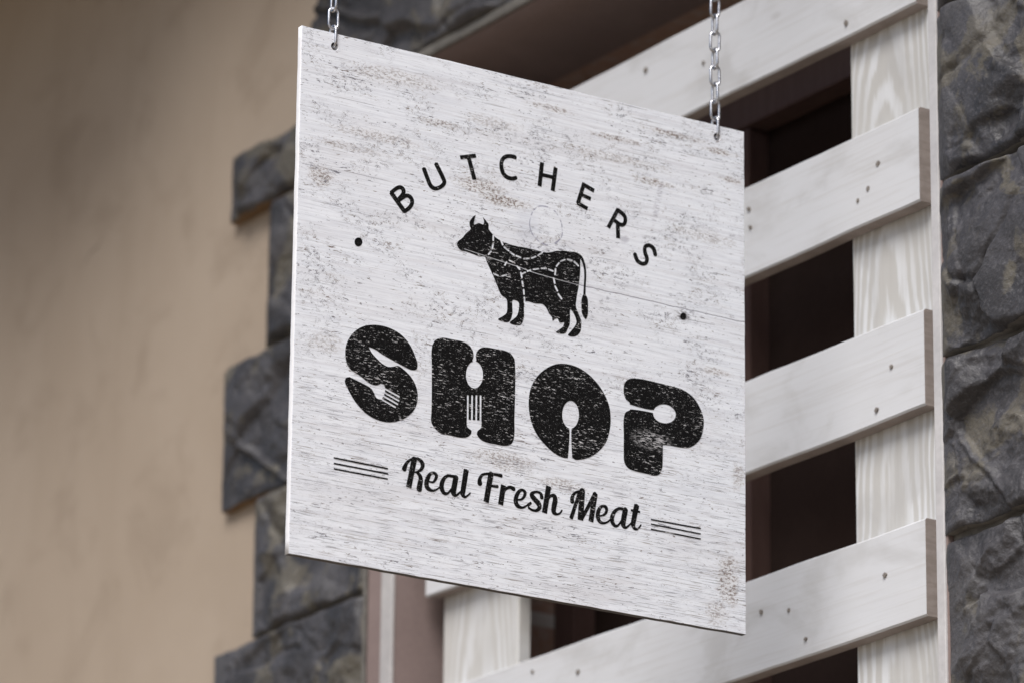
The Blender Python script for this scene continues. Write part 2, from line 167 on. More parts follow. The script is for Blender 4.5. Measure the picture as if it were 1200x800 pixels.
    rr = n.add(n.math('SQRT', n.add(n.mul(a, a), n.mul(c, c))), n.mul(n.sub(warp, 0.5), 9.0))
    ring = n.mul(n.step(n.math('ABSOLUTE', n.sub(rr, 23.0)), 1.3, 0.3), n.step(brk, 0.36, 0.56))
    col = n.mix(n.mul(ring, 0.8), col, (0.24, 0.245, 0.34))
    sm = n.mul(ellipse(n, n.add(u, n.mul(n.sub(v, 114.0), 0.22)), v, 477, 112, 6, 44, None), n.step(sp, 0.42, 0.6))
    sm = n.mx(sm, n.mul(ellipse(n, u, v, 432, 166, 9, 6, wob), 0.9))
    col = n.mix(n.mul(sm, 0.5), col, (0.30, 0.29, 0.35))
    # bluish bruise beside the ring and a knot round the right-hand dot
    col = n.mix(n.mul(ellipse(n, u, v, 300, 176, 22, 30, wob), 0.22), col, (0.45, 0.48, 0.58))
    kd = n.mul(ellipse(n, u, v, 513, 243, 13, 9, n.mul(wob, 0.55)), n.step(sp, 0.40, 0.56))
    col = n.mix(n.mul(kd, 0.7), col, (0.10, 0.09, 0.10))
    hgt = n.sub(n.mul(st2, 0.4), n.add(dark, split))
    setb(b, n, col, 0.62, n.bump(hgt, 0.35, 0.0006), 0.35)
    return m

def mat_paint(name, amount):
    """black sign paint, rubbed so the white board shows through"""
    m, n, b = nmat(name)
    u, v, p = sign_coords(n)
    pw = n.vadd(p, n.vscale(n.noise(n.scale(p, (1/10, 1/10, 1)), 1, 2, 0.5, 0, 1), 4.0))
    a = n.noise(n.scale(pw, (1/8.0, 1/1.35, 1), (2, 2, 0)), 1, 3, 0.62)
    d = n.noise(n.scale(p, (1/60, 1/30, 1), (5, 0, 0)), 1, 3, 0.6)
    w = n.step(n.add(a, n.mul(n.sub(d, 0.5), 0.22)), 0.70 - amount, 0.735 - amount)
    f = n.noise(n.scale(p, (1/1.6, 1/0.9, 1)), 1, 2)
    w2 = n.mul(n.step(f, 0.62, 0.74), 0.25)
    rub = n.mx(ellipse(n, u, v, 470, 398, 34, 15), n.mx(ellipse(n, u, v, 130, 508, 26, 9), ellipse(n, u, v, 487, 505, 20, 8)))
    w = n.mx(n.mx(n.mul(w, 0.75), w2), n.mul(n.mul(rub, n.step(a, 0.50, 0.56)), 0.6))
    col = n.mix(w, (0.0062, 0.0062, 0.0066), (0.66, 0.66, 0.69))
    setb(b, n, col, 0.75, None, 0.06)
    return m

def mat_stone():
    m, n, b = nmat('rock_faced_stone')
    oi = n.nt.nodes.new('ShaderNodeObjectInfo')
    p = n.vadd(n.coord(), n.vscale(n.comb(oi.outputs['Random'], oi.outputs['Random'], 0.0), 40.0))
    big = n.noise(p, 6.5, 5, 0.62, 0.6)
    med = n.noise(p, 24, 4, 0.6, 0.3)
    fine = n.noise(p, 210, 3, 0.6)
    col = n.mix(n.step(big, 0.38, 0.6), (0.022, 0.0212, 0.0238), (0.056, 0.0538, 0.0590))
    tan = n.step(n.add(big, n.mul(n.sub(med, 0.5), 0.35)), 0.54, 0.66)
    tan2 = n.noise(n.vadd(p, (7, 3, 5)), 7.0, 4, 0.6, 0.8)
    col = n.mix(n.mul(n.step(n.add(tan2, n.mul(n.sub(med, 0.5), 0.30)), 0.53, 0.59), 0.8), col, (0.100, 0.089, 0.068))
    col = n.mix(n.mul(tan, 0.3), col, (0.10, 0.097, 0.097))
    col = n.mix(n.mul(n.step(med, 0.58, 0.72), 0.55), col, (0.020, 0.0195, 0.022))
    col = n.mix(n.mul(n.step(fine, 0.5, 0.72), 0.38), col, (0.125, 0.121, 0.130))
    bh = n.add(n.mul(med, 0.8), n.mul(fine, 0.35))
    setb(b, n, col, n.step(med, 0.3, 0.7, 0.48, 0.68), n.bump(bh, 0.8, 0.005), 0.5)
    return m

def mat_simple(name, c1, c2, scale=8.0, rough=0.8, bump=0.15, bdist=0.001, spec=0.3, stretch=(1, 1, 1), fine=150):
    m, n, b = nmat(name)
    p = n.scale(n.coord(), stretch)
    a = n.noise(p, scale, 4, 0.6); f = n.noise(n.coord(), fine, 3, 0.6)
    col = n.mix(n.step(a, 0.35, 0.65), c1, c2)
    col = n.mix(n.mul(n.step(f, 0.35, 0.7), 0.15), col, tuple(x * 0.55 for x in c1))
    setb(b, n, col, rough, n.bump(n.add(f, n.mul(a, 0.4)), bump, bdist), spec)
    return m

def mat_plaster():
    m, n, b = nmat('beige_plaster')
    p = n.coord()
    a = n.noise(p, 1.6, 5, 0.6, 0.5); f = n.noise(p, 260, 3, 0.65); c = n.noise(n.scale(p, (9, 1, 1.2)), 1.0, 4, 0.6)
    col = n.mix(n.step(a, 0.3, 0.7), (0.328, 0.264, 0.204), (0.372, 0.306, 0.243))
    col = n.mix(n.mul(n.step(c, 0.5, 0.72), 0.25), col, (0.262, 0.208, 0.155))
    pw = n.vadd(p, n.vscale(n.noise(p, 9, 3, 0.6, 0, 1), 0.10))
    ck = n.voro(pw, 3.1)
    cm = n.noise(n.vadd(p, (3, 1, 2)), 3.2, 2)
    blo = n.noise(n.vadd(p, (8, 2, 5)), 5.5, 5, 0.65, 0.4)
    col = n.mix(n.mul(n.step(blo, 0.50, 0.68), 0.38), col, (0.23, 0.18, 0.135))
    col = n.mix(n.mul(n.mul(n.step(ck, 0.012, 0.003), n.step(cm, 0.63, 0.69)), 0.6), col, (0.12, 0.10, 0.08))
    hgt = n.add(n.mul(f, 0.5), n.mul(n.noise(p, 40, 3), 0.6))
    setb(b, n, col, 0.9, n.bump(hgt, 0.25, 0.002), 0.2)
    return m

def mat_board(name, seed, vertical=False, xc=0.0):
    """planed softwood under a thin white wash"""
    m, n, b = nmat(name)
    p0 = n.vadd(n.coord(), (seed * 3.7, seed * 1.3, seed * 2.1))
    x, y, z = n.sep(p0)
    if vertical: lx, ly = z, x
    else: lx, ly = x, z
    q = n.comb(lx, ly, y)
    # nested arches of flat-sawn grain: slices through stretched rings
    wx = n.noise(n.scale(q, (2.2, 9, 1)), 1, 3, 0.55)
    wy = n.noise(n.scale(q, (3.0, 16, 1), (4, 4, 4)), 1, 2, 0.5)
    r = n.add(n.mul(lx, 1.0), n.add(n.mul(wx, 0.85), n.mul(wy, 0.30)))
    if vertical:                            # nested parabolas about the middle of the board
        dx = n.add(n.sub(n.sub(x, xc + seed * 3.7), 0.0), n.mul(n.sub(n.noise(n.scale(q, (2.5, 0, 0)), 1, 2), 0.5), 0.07))
        swell = n.mul(n.sub(n.noise(n.scale(q, (2.2, 3, 1)), 1, 2), 0.5), 0.55)
        rag = n.mul(n.sub(n.noise(n.scale(q, (9, 75, 1), (1, 5, 2)), 1, 3, 0.6), 0.5), 0.10)
        r = n.mul(n.add(n.add(n.mul(lx, 0.55), n.mul(n.mul(dx, dx), 62.0)), n.add(swell, rag)), 1.25)
    s = n.math('SINE', n.mul(r, 58.0 if vertical else 34.0))
    ring = n.step(s, -0.5, 0.95)
    fib = n.noise(n.scale(q, (7, 260, 40)), 1, 3, 0.6)
    blot = n.noise(n.scale(q, (7, 13, 5)), 1, 4, 0.6, 0.5)
    white = (0.585, 0.592, 0.612)
    if vertical:
        col = n.mix(n.mul(ring, n.step(n.noise(n.scale(q, (3, 9, 1), (7, 7, 7)), 1, 2), 0.35, 0.6, 0.25, 0.9)), (0.485, 0.475, 0.455), (0.645, 0.655, 0.67))
    else:
        col = n.mix(n.mul(ring, 0.14), white, (0.53, 0.53, 0.535))
    col = n.mix(n.mul(n.step(blot, 0.46, 0.68), 0.50), col, (0.41, 0.405, 0.40))
    col = n.mix(n.mul(n.step(fib, 0.48, 0.72), 0.28), col, (0.42, 0.40, 0.38))
    kn = n.voro(n.scale(q, (5.5, 11, 1)), 1, 'F1')
    col = n.mix(n.mul(n.step(kn, 0.10, 0.03), n.step(blot, 0.42, 0.52, 0, .65)), col, (0.20, 0.18, 0.16))
    setb(b, n, col, 0.7, n.bump(n.add(n.mul(fib, 0.5), n.mul(ring, 0.4)), 0.3, 0.0008), 0.3)
    return m

def mat_brick():
    m, n, b = nmat('old_brick_jamb')
    x, y, z = n.sep(n.coord())
    t = n.nt.nodes.new('ShaderNodeTexBrick')
    n.put(t.inputs['Vector'], n.comb(y, z, 0.0)); t.inputs['Scale'].default_value = 1.0
    t.inputs['Brick Width'].default_value = 0.20; t.inputs['Row Height'].default_value = 0.065; t.inputs['Mortar Size'].default_value = 0.010
    t.inputs['Color1'].default_value = (0.40, 0.25, 0.19, 1); t.inputs['Color2'].default_value = (0.32, 0.215, 0.17, 1)
    t.inputs['Mortar'].default_value = (0.52, 0.49, 0.47, 1)
    f = n.noise(n.coord(), 60, 4)
    setb(b, n, n.mix(n.mul(n.step(f, 0.4, 0.7), 0.4), t.outputs[0], (0.45, 0.41, 0.38)), 0.9, n.bump(f, 0.4, 0.004))
    return m

def mat_pavement():
    m, n, b = nmat('street_paving')
    t = n.nt.nodes.new('ShaderNodeTexBrick')
    n.put(t.inputs['Vector'], n.coord()); t.inputs['Scale'].default_value = 1.0
    t.inputs['Brick Width'].default_value = 0.6; t.inputs['Row Height'].default_value = 0.4; t.inputs['Mortar Size'].default_value = 0.008
    t.inputs['Color1'].default_value = (0.28, 0.235, 0.18, 1); t.inputs['Color2'].default_value = (0.24, 0.20, 0.153, 1)
    t.inputs['Mortar'].default_value = (0.16, 0.13, 0.10, 1)
    f = n.noise(n.coord(), 3, 5)
    setb(b, n, n.mix(n.mul(f, 0.3), t.outputs[0], (0.28, 0.24, 0.19)), 0.9)
    return m

def mat_steel():
    m, n, b = nmat('galvanised_steel')
    f = n.noise(n.coord(), 380, 3); g = n.noise(n.coord(), 60, 3)
    setb(b, n, n.mix(n.step(g, 0.4, 0.7), (0.58, 0.59, 0.62), (0.36, 0.36, 0.385)), n.step(f, 0.3, 0.7, 0.22, 0.42), n.bump(f, 0.15, 0.0004), 0.5, 1.0)
    return m

M = dict(sign=mat_sign(), paint=mat_paint('black_sign_paint', 0.075), paint_thin=mat_paint('black_lettering_paint', 0.045),
         stone=mat_stone(), plaster=mat_plaster(),
         stone_side=mat_simple('ochre_cement', (0.15, 0.092, 0.048), (0.19, 0.12, 0.066), 30, 0.95, 0.4, 0.003),
         mortar=mat_simple('grey_mortar', (0.115, 0.108, 0.098), (0.17, 0.16, 0.146), 25, 0.95, 0.5, 0.003),
         reveal=mat_simple('mauve_brown_render', (0.205, 0.155, 0.145), (0.235, 0.18, 0.168), 6, 0.85, 0.25, 0.0015),
         bead=mat_simple('white_corner_bead', (0.44, 0.43, 0.435), (0.52, 0.51, 0.515), 12, 0.6, 0.1),
         bare=mat_simple('bare_pine_edge', (0.275, 0.235, 0.215), (0.34, 0.295, 0.272), 20, 0.85, 0.3, 0.001, stretch=(1, 1, 6)),
         under=mat_simple('shaded_underside', (0.085, 0.08, 0.078), (0.12, 0.113, 0.108), 20, 0.9, 0.2), edge=mat_simple('white_cut_edge', (0.78, 0.78, 0.80), (0.82, 0.82, 0.84), 12, 0.6, 0.05), bead2=mat_simple('grey_corner_bead', (0.38, 0.365, 0.365), (0.45, 0.435, 0.43), 12, 0.7, 0.15),
         brick=mat_brick(), pavement=mat_pavement(), steel=mat_steel(),
         frame=mat_simple('dark_brown_joinery', (0.095, 0.056, 0.049), (0.115, 0.070, 0.061), 9, 0.6, 0.1, stretch=(8, 8, 1)),
         pane=mat_simple('dark_window_glass', (0.030, 0.020, 0.0175), (0.038, 0.026, 0.023), 3, 0.3, 0.0, spec=0.0),
         iron=mat_simple('black_wrought_iron', (0.02, 0.02, 0.02), (0.03, 0.03, 0.03), 30, 0.5, 0.2),
         eave=mat_simple('brown_eave_timber', (0.16, 0.105, 0.07), (0.20, 0.135, 0.09), 9, 0.8, 0.2),
         tile=mat_simple('clay_roof_tile', (0.26, 0.12, 0.08), (0.32, 0.16, 0.11), 9, 0.85, 0.3),
         nail=mat_simple('rusty_nail_head', (0.17, 0.15, 0.135), (0.25, 0.225, 0.20), 200, 0.7, 0.2))

# ------------------------------------------------------------------ building helpers
def thing(name, label, cat, loc, group=None, rotz=0.0):
    o = bpy.data.objects.new(name, None); COL.objects.link(o)
    o.empty_display_size = 0.1
    o.location = loc; o.rotation_euler = (0, 0, rotz)
    o['label'] = label; o['category'] = cat
    if group: o['group'] = group
    return o

def root_of(o):
    p = Vector((0, 0, 0))
    while o is not None: p += o.location; o = o.parent
    return p

def link_mesh(name, verts, faces, mats, parent=None, mi=None, smooth=False, local=False):
    """verts in scene coordinates (local=True: in the parent's own)"""
    off = Vector((0, 0, 0)) if (local or parent is None) else root_of(parent)
    me = bpy.data.meshes.new(name)
    me.from_pydata([(v[0] - off.x, v[1] - off.y, v[2] - off.z) for v in verts], [], faces)
    for m in (mats if isinstance(mats, (list, tuple)) else [mats]): me.materials.append(m)
    if mi: me.polygons.foreach_set('material_index', mi)
    if smooth: me.polygons.foreach_set('use_smooth', [True] * len(me.polygons))
    me.update()
    o = bpy.data.objects.new(name, me); COL.objects.link(o)
    if parent is not None: o.parent = parent
    return o

def bm_link(name, bm, mats, parent=None, smooth=False):
    off = root_of(parent) if parent is not None else Vector((0, 0, 0))
    bmesh.ops.translate(bm, verts=bm.verts, vec=-off)
    me = bpy.data.meshes.new(name); bm.to_mesh(me); bm.free()
    for m in (mats if isinstance(mats, (list, tuple)) else [mats]): me.materials.append(m)
    if smooth: me.polygons.foreach_set('use_smooth', [True] * len(me.polygons))
    o = bpy.data.objects.new(name, me); COL.objects.link(o)
    if parent is not None: o.parent = parent
    return o

def bm_box(bm, x0, x1, y0, y1, z0, z1, bev=0.0, seg=2):
    r = bmesh.ops.create_cube(bm, size=1.0)
    bmesh.ops.scale(bm, vec=(x1 - x0, y1 - y0, z1 - z0), verts=r['verts'])
    bmesh.ops.translate(bm, vec=((x0 + x1) / 2, (y0 + y1) / 2, (z0 + z1) / 2), verts=r['verts'])
    if bev:
        es = list({e for v in r['verts'] for e in v.link_edges})
        bmesh.ops.bevel(bm, geom=es, offset=bev, segments=seg, affect='EDGES', profile=0.6)

def box(name, x0, x1, y0, y1, z0, z1, mat, parent, bev=0.0):
    bm = bmesh.new(); bm_box(bm, x0, x1, y0, y1, z0 + ZO, z1 + ZO, bev)
    return bm_link(name, bm, mat, parent)

def ring_wall(name, xo, zo, xi, zi, y0, y1, mat, parent):
    """a rectangular slab with a rectangular hole"""
    xs = (xo[0], xi[0], xi[1], xo[1]); zs = [z + ZO for z in (zo[0], zi[0], zi[1], zo[1])]
    V = []; F = []
    for y in (y0, y1):
        for z in zs:
            for x in xs: V.append((x, y, z))
    ix = lambda k, r, c: k * 16 + r * 4 + c
    for r in range(3):
        for c in range(3):
            if (r, c) == (1, 1): continue
            F.append((ix(0, r, c), ix(0, r, c+1), ix(0, r+1, c+1), ix(0, r+1, c)))
            F.append((ix(1, r, c), ix(1, r+1, c), ix(1, r+1, c+1), ix(1, r, c+1)))
    hole = [(1, 1), (1, 2), (2, 2), (2, 1)]
    for a, b in zip(hole, hole[1:] + hole[:1]):
        F.append((ix(0, *a), ix(1, *a), ix(1, *b), ix(0, *b)))
    outer = [(0, 0), (0, 1), (0, 2), (0, 3), (1, 3), (2, 3), (3, 3), (3, 2), (3, 1), (3, 0), (2, 0), (1, 0)]
    for a, b in zip(outer, outer[1:] + outer[:1]):
        F.append((ix(0, *b), ix(1, *b), ix(1, *a), ix(0, *a)))
    return link_mesh(name, V, F, mat, parent)

# ------------------------------------------------------------------ house wall
FY = 0.45                                   # face of the stone quoins
PYY = 0.47                                  # face of the plaster
NX0, NX1, NZ0, NZ1 = -0.992, 0.1675, -0.95, 0.72     # window recess

house = thing('house_wall', 'beige plastered house wall with dark rock-faced stones round a deep window recess', 'wall', (-0.4, FY, 0.0))
ring_wall('plaster', (-7.0, 5.0), (-ZO, 2.05), (-1.0565, 0.1835), (NZ0 - 0.05, 0.737), PYY, PYY + 0.30, M['plaster'], house)
ring_wall('window_reveal', (-1.0555, 0.1825), (NZ0 - 0.049, 0.736), (NX0, NX1), (NZ0, NZ1), 0.4510, 0.64, M['reveal'], house)
ring_wall('brick_jamb', (-1.0555, 0.1825), (NZ0 - 0.049, 0.736), (NX0 - 0.002, NX1 + 0.002), (NZ0 - 0.002, NZ1 + 0.001), 0.641, 0.769, [M['brick']], house)
# white corner beads down both sides of the recess
for x0, x1, y1, bmt in ((-1.0185, -0.9905, 0.4530, 'bead2'), (0.1640, 0.1790, 0.4530, 'bead')):
    bm = bmesh.new(); bm_box(bm, x0, x1, 0.4480, y1, NZ0 + ZO, NZ1 + ZO - 0.001, 0.002, 3)
    bm_link('corner_bead', bm, M[bmt], house)
bm = bmesh.new(); bm_box(bm, -1.0630, -1.0560, 0.4470, 0.4509, -0.62 + ZO, 0.72 + ZO, 0.002, 2); bm_link('mortar', bm, M['mortar'], house)
# thin grey mortar bead along the lintel's lower edge
bm = bmesh.new(); bm_box(bm, -1.049, 0.182, 0.4440, 0.4509, 0.7205 + ZO, 0.7345 + ZO, 0.003, 2); bm_link('lintel_bead', bm, M['mortar'], house)

def stone_height(p, w):
    """relief of a split stone face in metres, p in metres"""
    q = p + 0.024 * noise.noise_vector(p * 7.0) + 0.005 * noise.noise_vector(p * 30.0)
    g = Vector((q.x * 0.80 + q.z * 0.45, q.y, q.z * 1.05 - q.x * 0.25))      # the splits run slantwise
    def facet(f, tilt, jump, soft, o):
        d, c = noise.voronoi((g + o) * f)
        t = noise.noise_vector(c[0] * 5.37 + Vector((1.7, 9.2, 3.3)))
        l = g + o - c[0] / f
        k = min(1.0, (d[1] - d[0]) / soft); k = k * k * (3 - 2 * k)
        return k * (tilt * (t.x * l.x + t.z * l.z) + jump * t.y)
    h = facet(5.5, 0.34, 0.010, 0.07, Vector((0, 0, 0))) + facet(12.0, 0.20, 0.0032, 0.09, Vector((3, 0, 1)))
    h += 0.021 * (abs(noise.noise(g * 6.5)) - 0.22)                           # sharp hollows
    h -= 0.018 * (abs(noise.noise(g * 12.0 + Vector((4, 7, 1)))) - 0.22)      # sharp ridges
    h += 0.0052 * noise.fractal(g * 22.0, 0.9, 2.1, 4)
    h += 0.0014 * noise.fractal(q * 90.0, 0.7, 2.1, 3)
    h += 0.0075
    if h > 0.009: h = 0.009 + 0.010 * math.tanh((h - 0.009) / 0.010)
    lo = -0.0045
    if h < lo + 0.006: h = lo + 0.006 * math.exp((h - lo - 0.006) / 0.006)
    return h

def stone(name, x0, x1, z0, z1, parent, face=FY, relief=1.0, res=0.0026, seed=0.0, back=0.4745, sides=(2, 2), soft=0.020):
    w, h = x1 - x0, z1 - z0
    nx, nz = max(8, int(w / res)), max(8, int(h / res))
    V = []; F = []; mi = []
    sv = Vector((seed * 3.17, seed * 1.91, seed * 2.33))
    for j in range(nz + 1):
        for i in range(nx + 1):
            x = x0 + w * i / nx; z = z0 + h * j / nz
            e = min(x - x0, x1 - x, z - z0, z1 - z)
            p = Vector((x, 0.0, z)) + sv
            em = min(1.0, (e + 0.004 * (1 + noise.noise(p * 30))) / 0.012)
            lip = 1 - (1 - em) ** 2
            if soft > 0.02: lip *= min(1.0, (0.06 + (x - x0) / soft)) if x - x0 < soft else 1.0
            hh = stone_height(p, w) * relief
            y = face - hh * (0.04 + 0.96 * lip) + 0.0055 * (1 - lip)
            y = min(y, 0.4685)
            ed = max(0.0, 1 - e / 0.012)
            jx = 0.0013 * noise.noise(p * 38 + Vector((5, 5, 5))) * ed; jz = 0.0016 * noise.noise(p * 38 + Vector((9, 1, 5))) * ed
            V.append((x + jx, y, z + jz + ZO))
    W = nx + 1
    for j in range(nz):
        for i in range(nx):
            a = j * W + i; F.append((a, a + 1, a + W + 1, a + W)); mi.append(0)
    loop = [i for i in range(W)] + [j * W + nx for j in range(1, nz + 1)] + [nz * W + i for i in range(nx - 1, -1, -1)] + [j * W for j in range(nz - 1, 0, -1)]
    b0 = len(V)
    for k in loop: V.append((V[k][0], back, V[k][2]))
    L = len(loop)
    for k in range(L):
        k2 = (k + 1) % L
        F.append((loop[k2], loop[k], b0 + k, b0 + k2)); mi.append(sides[0] if k < nx else sides[1])
    return link_mesh(name, V, F, [M['stone'], M['stone_side'], M['mortar']], parent, mi, True)

G_ = 0.0045                                  # half a joint
left_stones = [(-1.462, 0.635, 0.727), (-1.352, 0.420, 0.630), (-1.466, 0.205, 0.412), (-1.370, 0.003, 0.197), (-1.472, -0.205, -0.004), (-1.355, -0.413, -0.212)]
for k, (xl, za, zb) in enumerate(left_stones):
    stone('quoin_stone', xl, -1.0635, za, zb, house, seed=k + 1.0, res=0.0030, face=0.4525, relief=0.95, soft=0.040, sides=(1 if k % 2 == 0 else 2, 2))
for k, (xa, xb) in enumerate(((-1.225, -0.46), (-0.45, 0.165), (0.190, 0.60))):
    stone('lintel_stone', xa, xb, 0.7375, 0.965, house, seed=20.0 + k, res=0.0034, relief=1.1)
lev = [-0.628, -0.417, -0.206, 0.005, 0.216, 0.427, 0.638]
for k in range(6):
    xr = 0.62 if k % 2 else 0.50
    stone('quoin_stone', 0.1755 + (0.002 if k % 2 else 0.0), xr, lev[k] + G_, lev[k + 1] - G_, house, face=0.447, seed=41.0 + k * 1.7, res=0.0022, relief=1.2, soft=0.042)
# mortar packed between the courses
for xl, xr, z0, z1 in ((-1.335, -1.0575, -0.42, 0.632), (0.1845, 0.49, -0.62, 0.64)):
    bm = bmesh.new(); bm_box(bm, xl, xr, 0.4580, 0.4695, z0 + ZO, z1 + ZO); bm_link('mortar', bm, M['mortar'], house)

# joinery at the back of the recess
wy = 0.705
win = bpy.data.objects.new('window', None); COL.objects.link(win); win.parent = house; win.location = Vector((-0.4, wy, ZO)) - root_of(house)
bm = bmesh.new()
bm_box(bm, NX0 + .001, NX1 - .001, wy, wy + 0.06, 0.562 + ZO, 0.7195 + ZO, 0.003)
bm_box(bm, NX0 + .001, NX0 + 0.05, wy + .002, wy + 0.06, NZ0 + ZO + .08, 0.561 + ZO, 0.003)
bm_box(bm, NX1 - 0.05, NX1 - .001, wy + .002, wy + 0.06, NZ0 + ZO + .08, 0.561 + ZO, 0.003)
bm_box(bm, NX0 + .001, NX1 - .001, wy, wy + 0.06, NZ0 + ZO + .001, NZ0 + ZO + .079, 0.003)
bm_box(bm, -0.580, -0.545, wy + .004, wy + 0.055, NZ0 + ZO + .08, 0.561 + ZO, 0.003)
bm_link('frame', bm, M['frame'], win)
for xa, xb in ((NX0 + 0.048, -0.578), (-0.547, NX1 - 0.048)):
    bm = bmesh.new(); bm_box(bm, xa, xb, wy + 0.036, wy + 0.042, NZ0 + ZO + .078, 0.563 + ZO); bm_link('pane', bm, M['pane'], win)
# roof overhang high above the window
bm = bmesh.new(); bm_box(bm, -7.2, 5.2, EAVE_Y, 0.469, EAVE_Z + ZO, EAVE_Z + 0.16 + ZO, 0.01); bm_link('eave', bm, M['eave'], house)
bm = bmesh.new(); bm_box(bm, -7.3, 5.3, EAVE_Y - 0.06, 1.2, EAVE_Z + 0.35 + ZO, EAVE_Z + 0.42 + ZO, 0.01); bm_link('roof', bm, M['tile'], house)

bm = bmesh.new(); bm_box(bm, -6.5, SHADE_X, SHADE_Y, 0.4685, SHADE_Z + ZO, SHADE_Z + 0.18 + ZO, 0.01); bm_link('added_shade_slab', bm, M['eave'], house)  # added slab above the view, there to shade the wall's upper left

# ------------------------------------------------------------------ whitewashed boards nailed over the recess
scr = thing('board_screen', 'whitewashed wooden boards nailed flat across two posts in the window recess', 'board screen', (-0.44, 0.5, ZO - 0.9))
BX0, BX1, BY, BT = -0.973, 0.0925, 0.490, 0.0205
def plank(name, x0, x1, y0, y1, z0, z1, mats, parent, vertical, seed, wob=0.0016):
    """a sawn board with slightly uneven edges; its ends and underside are bare"""
    n = 60; V = []; F = []; mi = []
    prof = [(0.0, 0.0018), (0.0018, 0.0), (1 - .0018, 0.0), (1.0, 0.0018), (1.0, 1.0), (0.0, 1.0)]
    L = (z1 - z0) if vertical else (x1 - x0); Wd = (x1 - x0) if vertical else (z1 - z0); T = y1 - y0
    prof = [(0.0, .0022), (.0022, 0.0), (Wd - .0022, 0.0), (Wd, .0022), (Wd, T), (0.0, T)]
    for i in range(n + 1):
        t = L * i / n
        a = wob * noise.noise(Vector((t * 5, seed, 0.3))) + .4 * wob * noise.noise(Vector((t * 24, seed, 2.3)))
        b = wob * noise.noise(Vector((t * 5, seed, 7.7))) + .4 * wob * noise.noise(Vector((t * 24, seed, 5.3)))
        c = 0.8 * wob * noise.noise(Vector((t * 3, seed, 4.4)))
        for k, (s, d) in enumerate(prof):
            s2 = s + (a if k in (0, 1, 5) else b); y = y0 + d + c
            V.append((x0 + s2, y, z0 + t + ZO) if vertical else (x0 + t, y, z0 + s2 + ZO))
    for i in range(n):
        for k in range(6):
            k2 = (k + 1) % 6
            F.append((i * 6 + k, i * 6 + k2, (i + 1) * 6 + k2, (i + 1) * 6 + k)); mi.append(1 if k in (5, 4) else 0)
    F.append(tuple(range(5, -1, -1))); F.append(tuple(n * 6 + k for k in range(6))); mi += [1, 1]
    o = link_mesh(name, V, F, mats, parent, mi)
    bm = bmesh.new(); bm.from_mesh(o.data); bmesh.ops.recalc_face_normals(bm, faces=bm.faces); bm.to_mesh(o.data); bm.free()
    return o
bz = (0.480, 0.2305, -0.0195, -0.2710, -0.5200)
spots = [[(-.046, .15), (-.341, .5), (-.468, .76)], [(.014, .59), (-.006, .37), (-.026, .29), (-.246, .74), (-.243, .53)], [(.034, .53), (.005, .14)], [(.017, .56), (-.169, .54), (-.136, .18), (-.224, .62), (-.715, .84), (-.612, .66)], []]
for k, z in enumerate(bz):
    bd = plank('board', BX0 + (0.0, -.001, .001, -.001, 0)[k], BX1 + (-.003, 0, 0.003, 0, 0)[k], BY, BY + BT, z, z + 0.117, [mat_board('whitewashed_board', k + 1.0), M['bare']], scr, False, k * 3.1)
    for sx, sz in spots[k]:                 # nail heads and their bruises
        V = [(sx, BY - 0.0019, z + sz * 0.117 + ZO)]; F = []
        for j in range(12):
            r = (0.0022 + 0.0014 * ((sx * 917.0) % 1.0)) * (1 + 0.14 * math.sin(j * 1.05 + sx * 40) + 0.10 * math.sin(j * 2.1 + sx * 90)); an = j * math.tau / 12
            V.append((sx + r * math.cos(an), BY - 0.0018, z + sz * 0.117 + r * math.sin(an) + ZO))
        b0 = len(V)
        for j in range(12): V.append((V[1 + j][0], BY + 0.004, V[1 + j][2]))
        for j in range(12):
            j2 = (j + 1) % 12
            F.append((0, 1 + j2, 1 + j)); F.append((1 + j, 1 + j2, b0 + j2, b0 + j))
        link_mesh('nail', V, F, M['nail'], bd)
pm = [mat_board('whitewashed_post', 11.0, True, -0.43), M['bare']]
plank('post', -0.962, -0.784, BY + BT + .001, BY + BT + 0.020, NZ0 + .002, 0.585, pm, scr, True, 31.0)
plank('post', -0.0675, 0.115, BY + BT + .001, BY + BT + 0.020, NZ0 + .002, 0.585, [mat_board('whitewashed_grained_post', 14.0, True, 0.449), M['bare']], scr, True, 37.0)

# ------------------------------------------------------------------ the hanging sign
SW, SH, ST = 0.600, 0.6046, 0.0082
sign = thing('butcher_sign', 'square distressed white wooden sign with black cow and butcher lettering hanging on two chains', 'sign', (0.0, 0.0, ZO), rotz=math.radians(-0.681))
HOLES = ((42.6, 15.7), (561.5, 14.4))
def sg(u, v): return (u - 300.0) / 1000.0, (302.3 - v) / 1000.0
# board cut with its two chain holes: curve fill, then a plain mesh
cu = bpy.data.curves.new('board_outline', 'CURVE'); cu.dimensions = '2D'; cu.fill_mode = 'BOTH'; cu.extrude = ST / 2 - 0.0004; cu.bevel_depth = 0.0004; cu.bevel_resolution = 1; cu.offset = -0.0004
def spl(pts):
    s = cu.splines.new('POLY'); s.points.add(len(pts) - 1); s.use_cyclic_u = True
    for p, q in zip(s.points, pts): p.co = (q[0], q[1], 0, 1)
rnd = random.Random(3); outl = []
for (ax, ay), (bx, by) in zip(((-.3, -.3023), (.3, -.3023), (.3, .3023), (-.3, .3023)), ((.3, -.3023), (.3, .3023), (-.3, .3023), (-.3, -.3023))):
    for i in range(40):
        t = i / 40; e = 0.0 if i == 0 else 0.00030 * rnd.uniform(-1, 1)
        L = math.hypot(bx - ax, by - ay)
        outl.append((ax + (bx - ax) * t + e * (by - ay) / L, ay + (by - ay) * t - e * (bx - ax) / L))
spl(outl)
for hu, hv in HOLES:
    cx, cy = sg(hu, hv); spl([(cx + 0.0046 * math.cos(a * math.tau / 24), cy + 0.0046 * math.sin(a * math.tau / 24)) for a in range(24)])
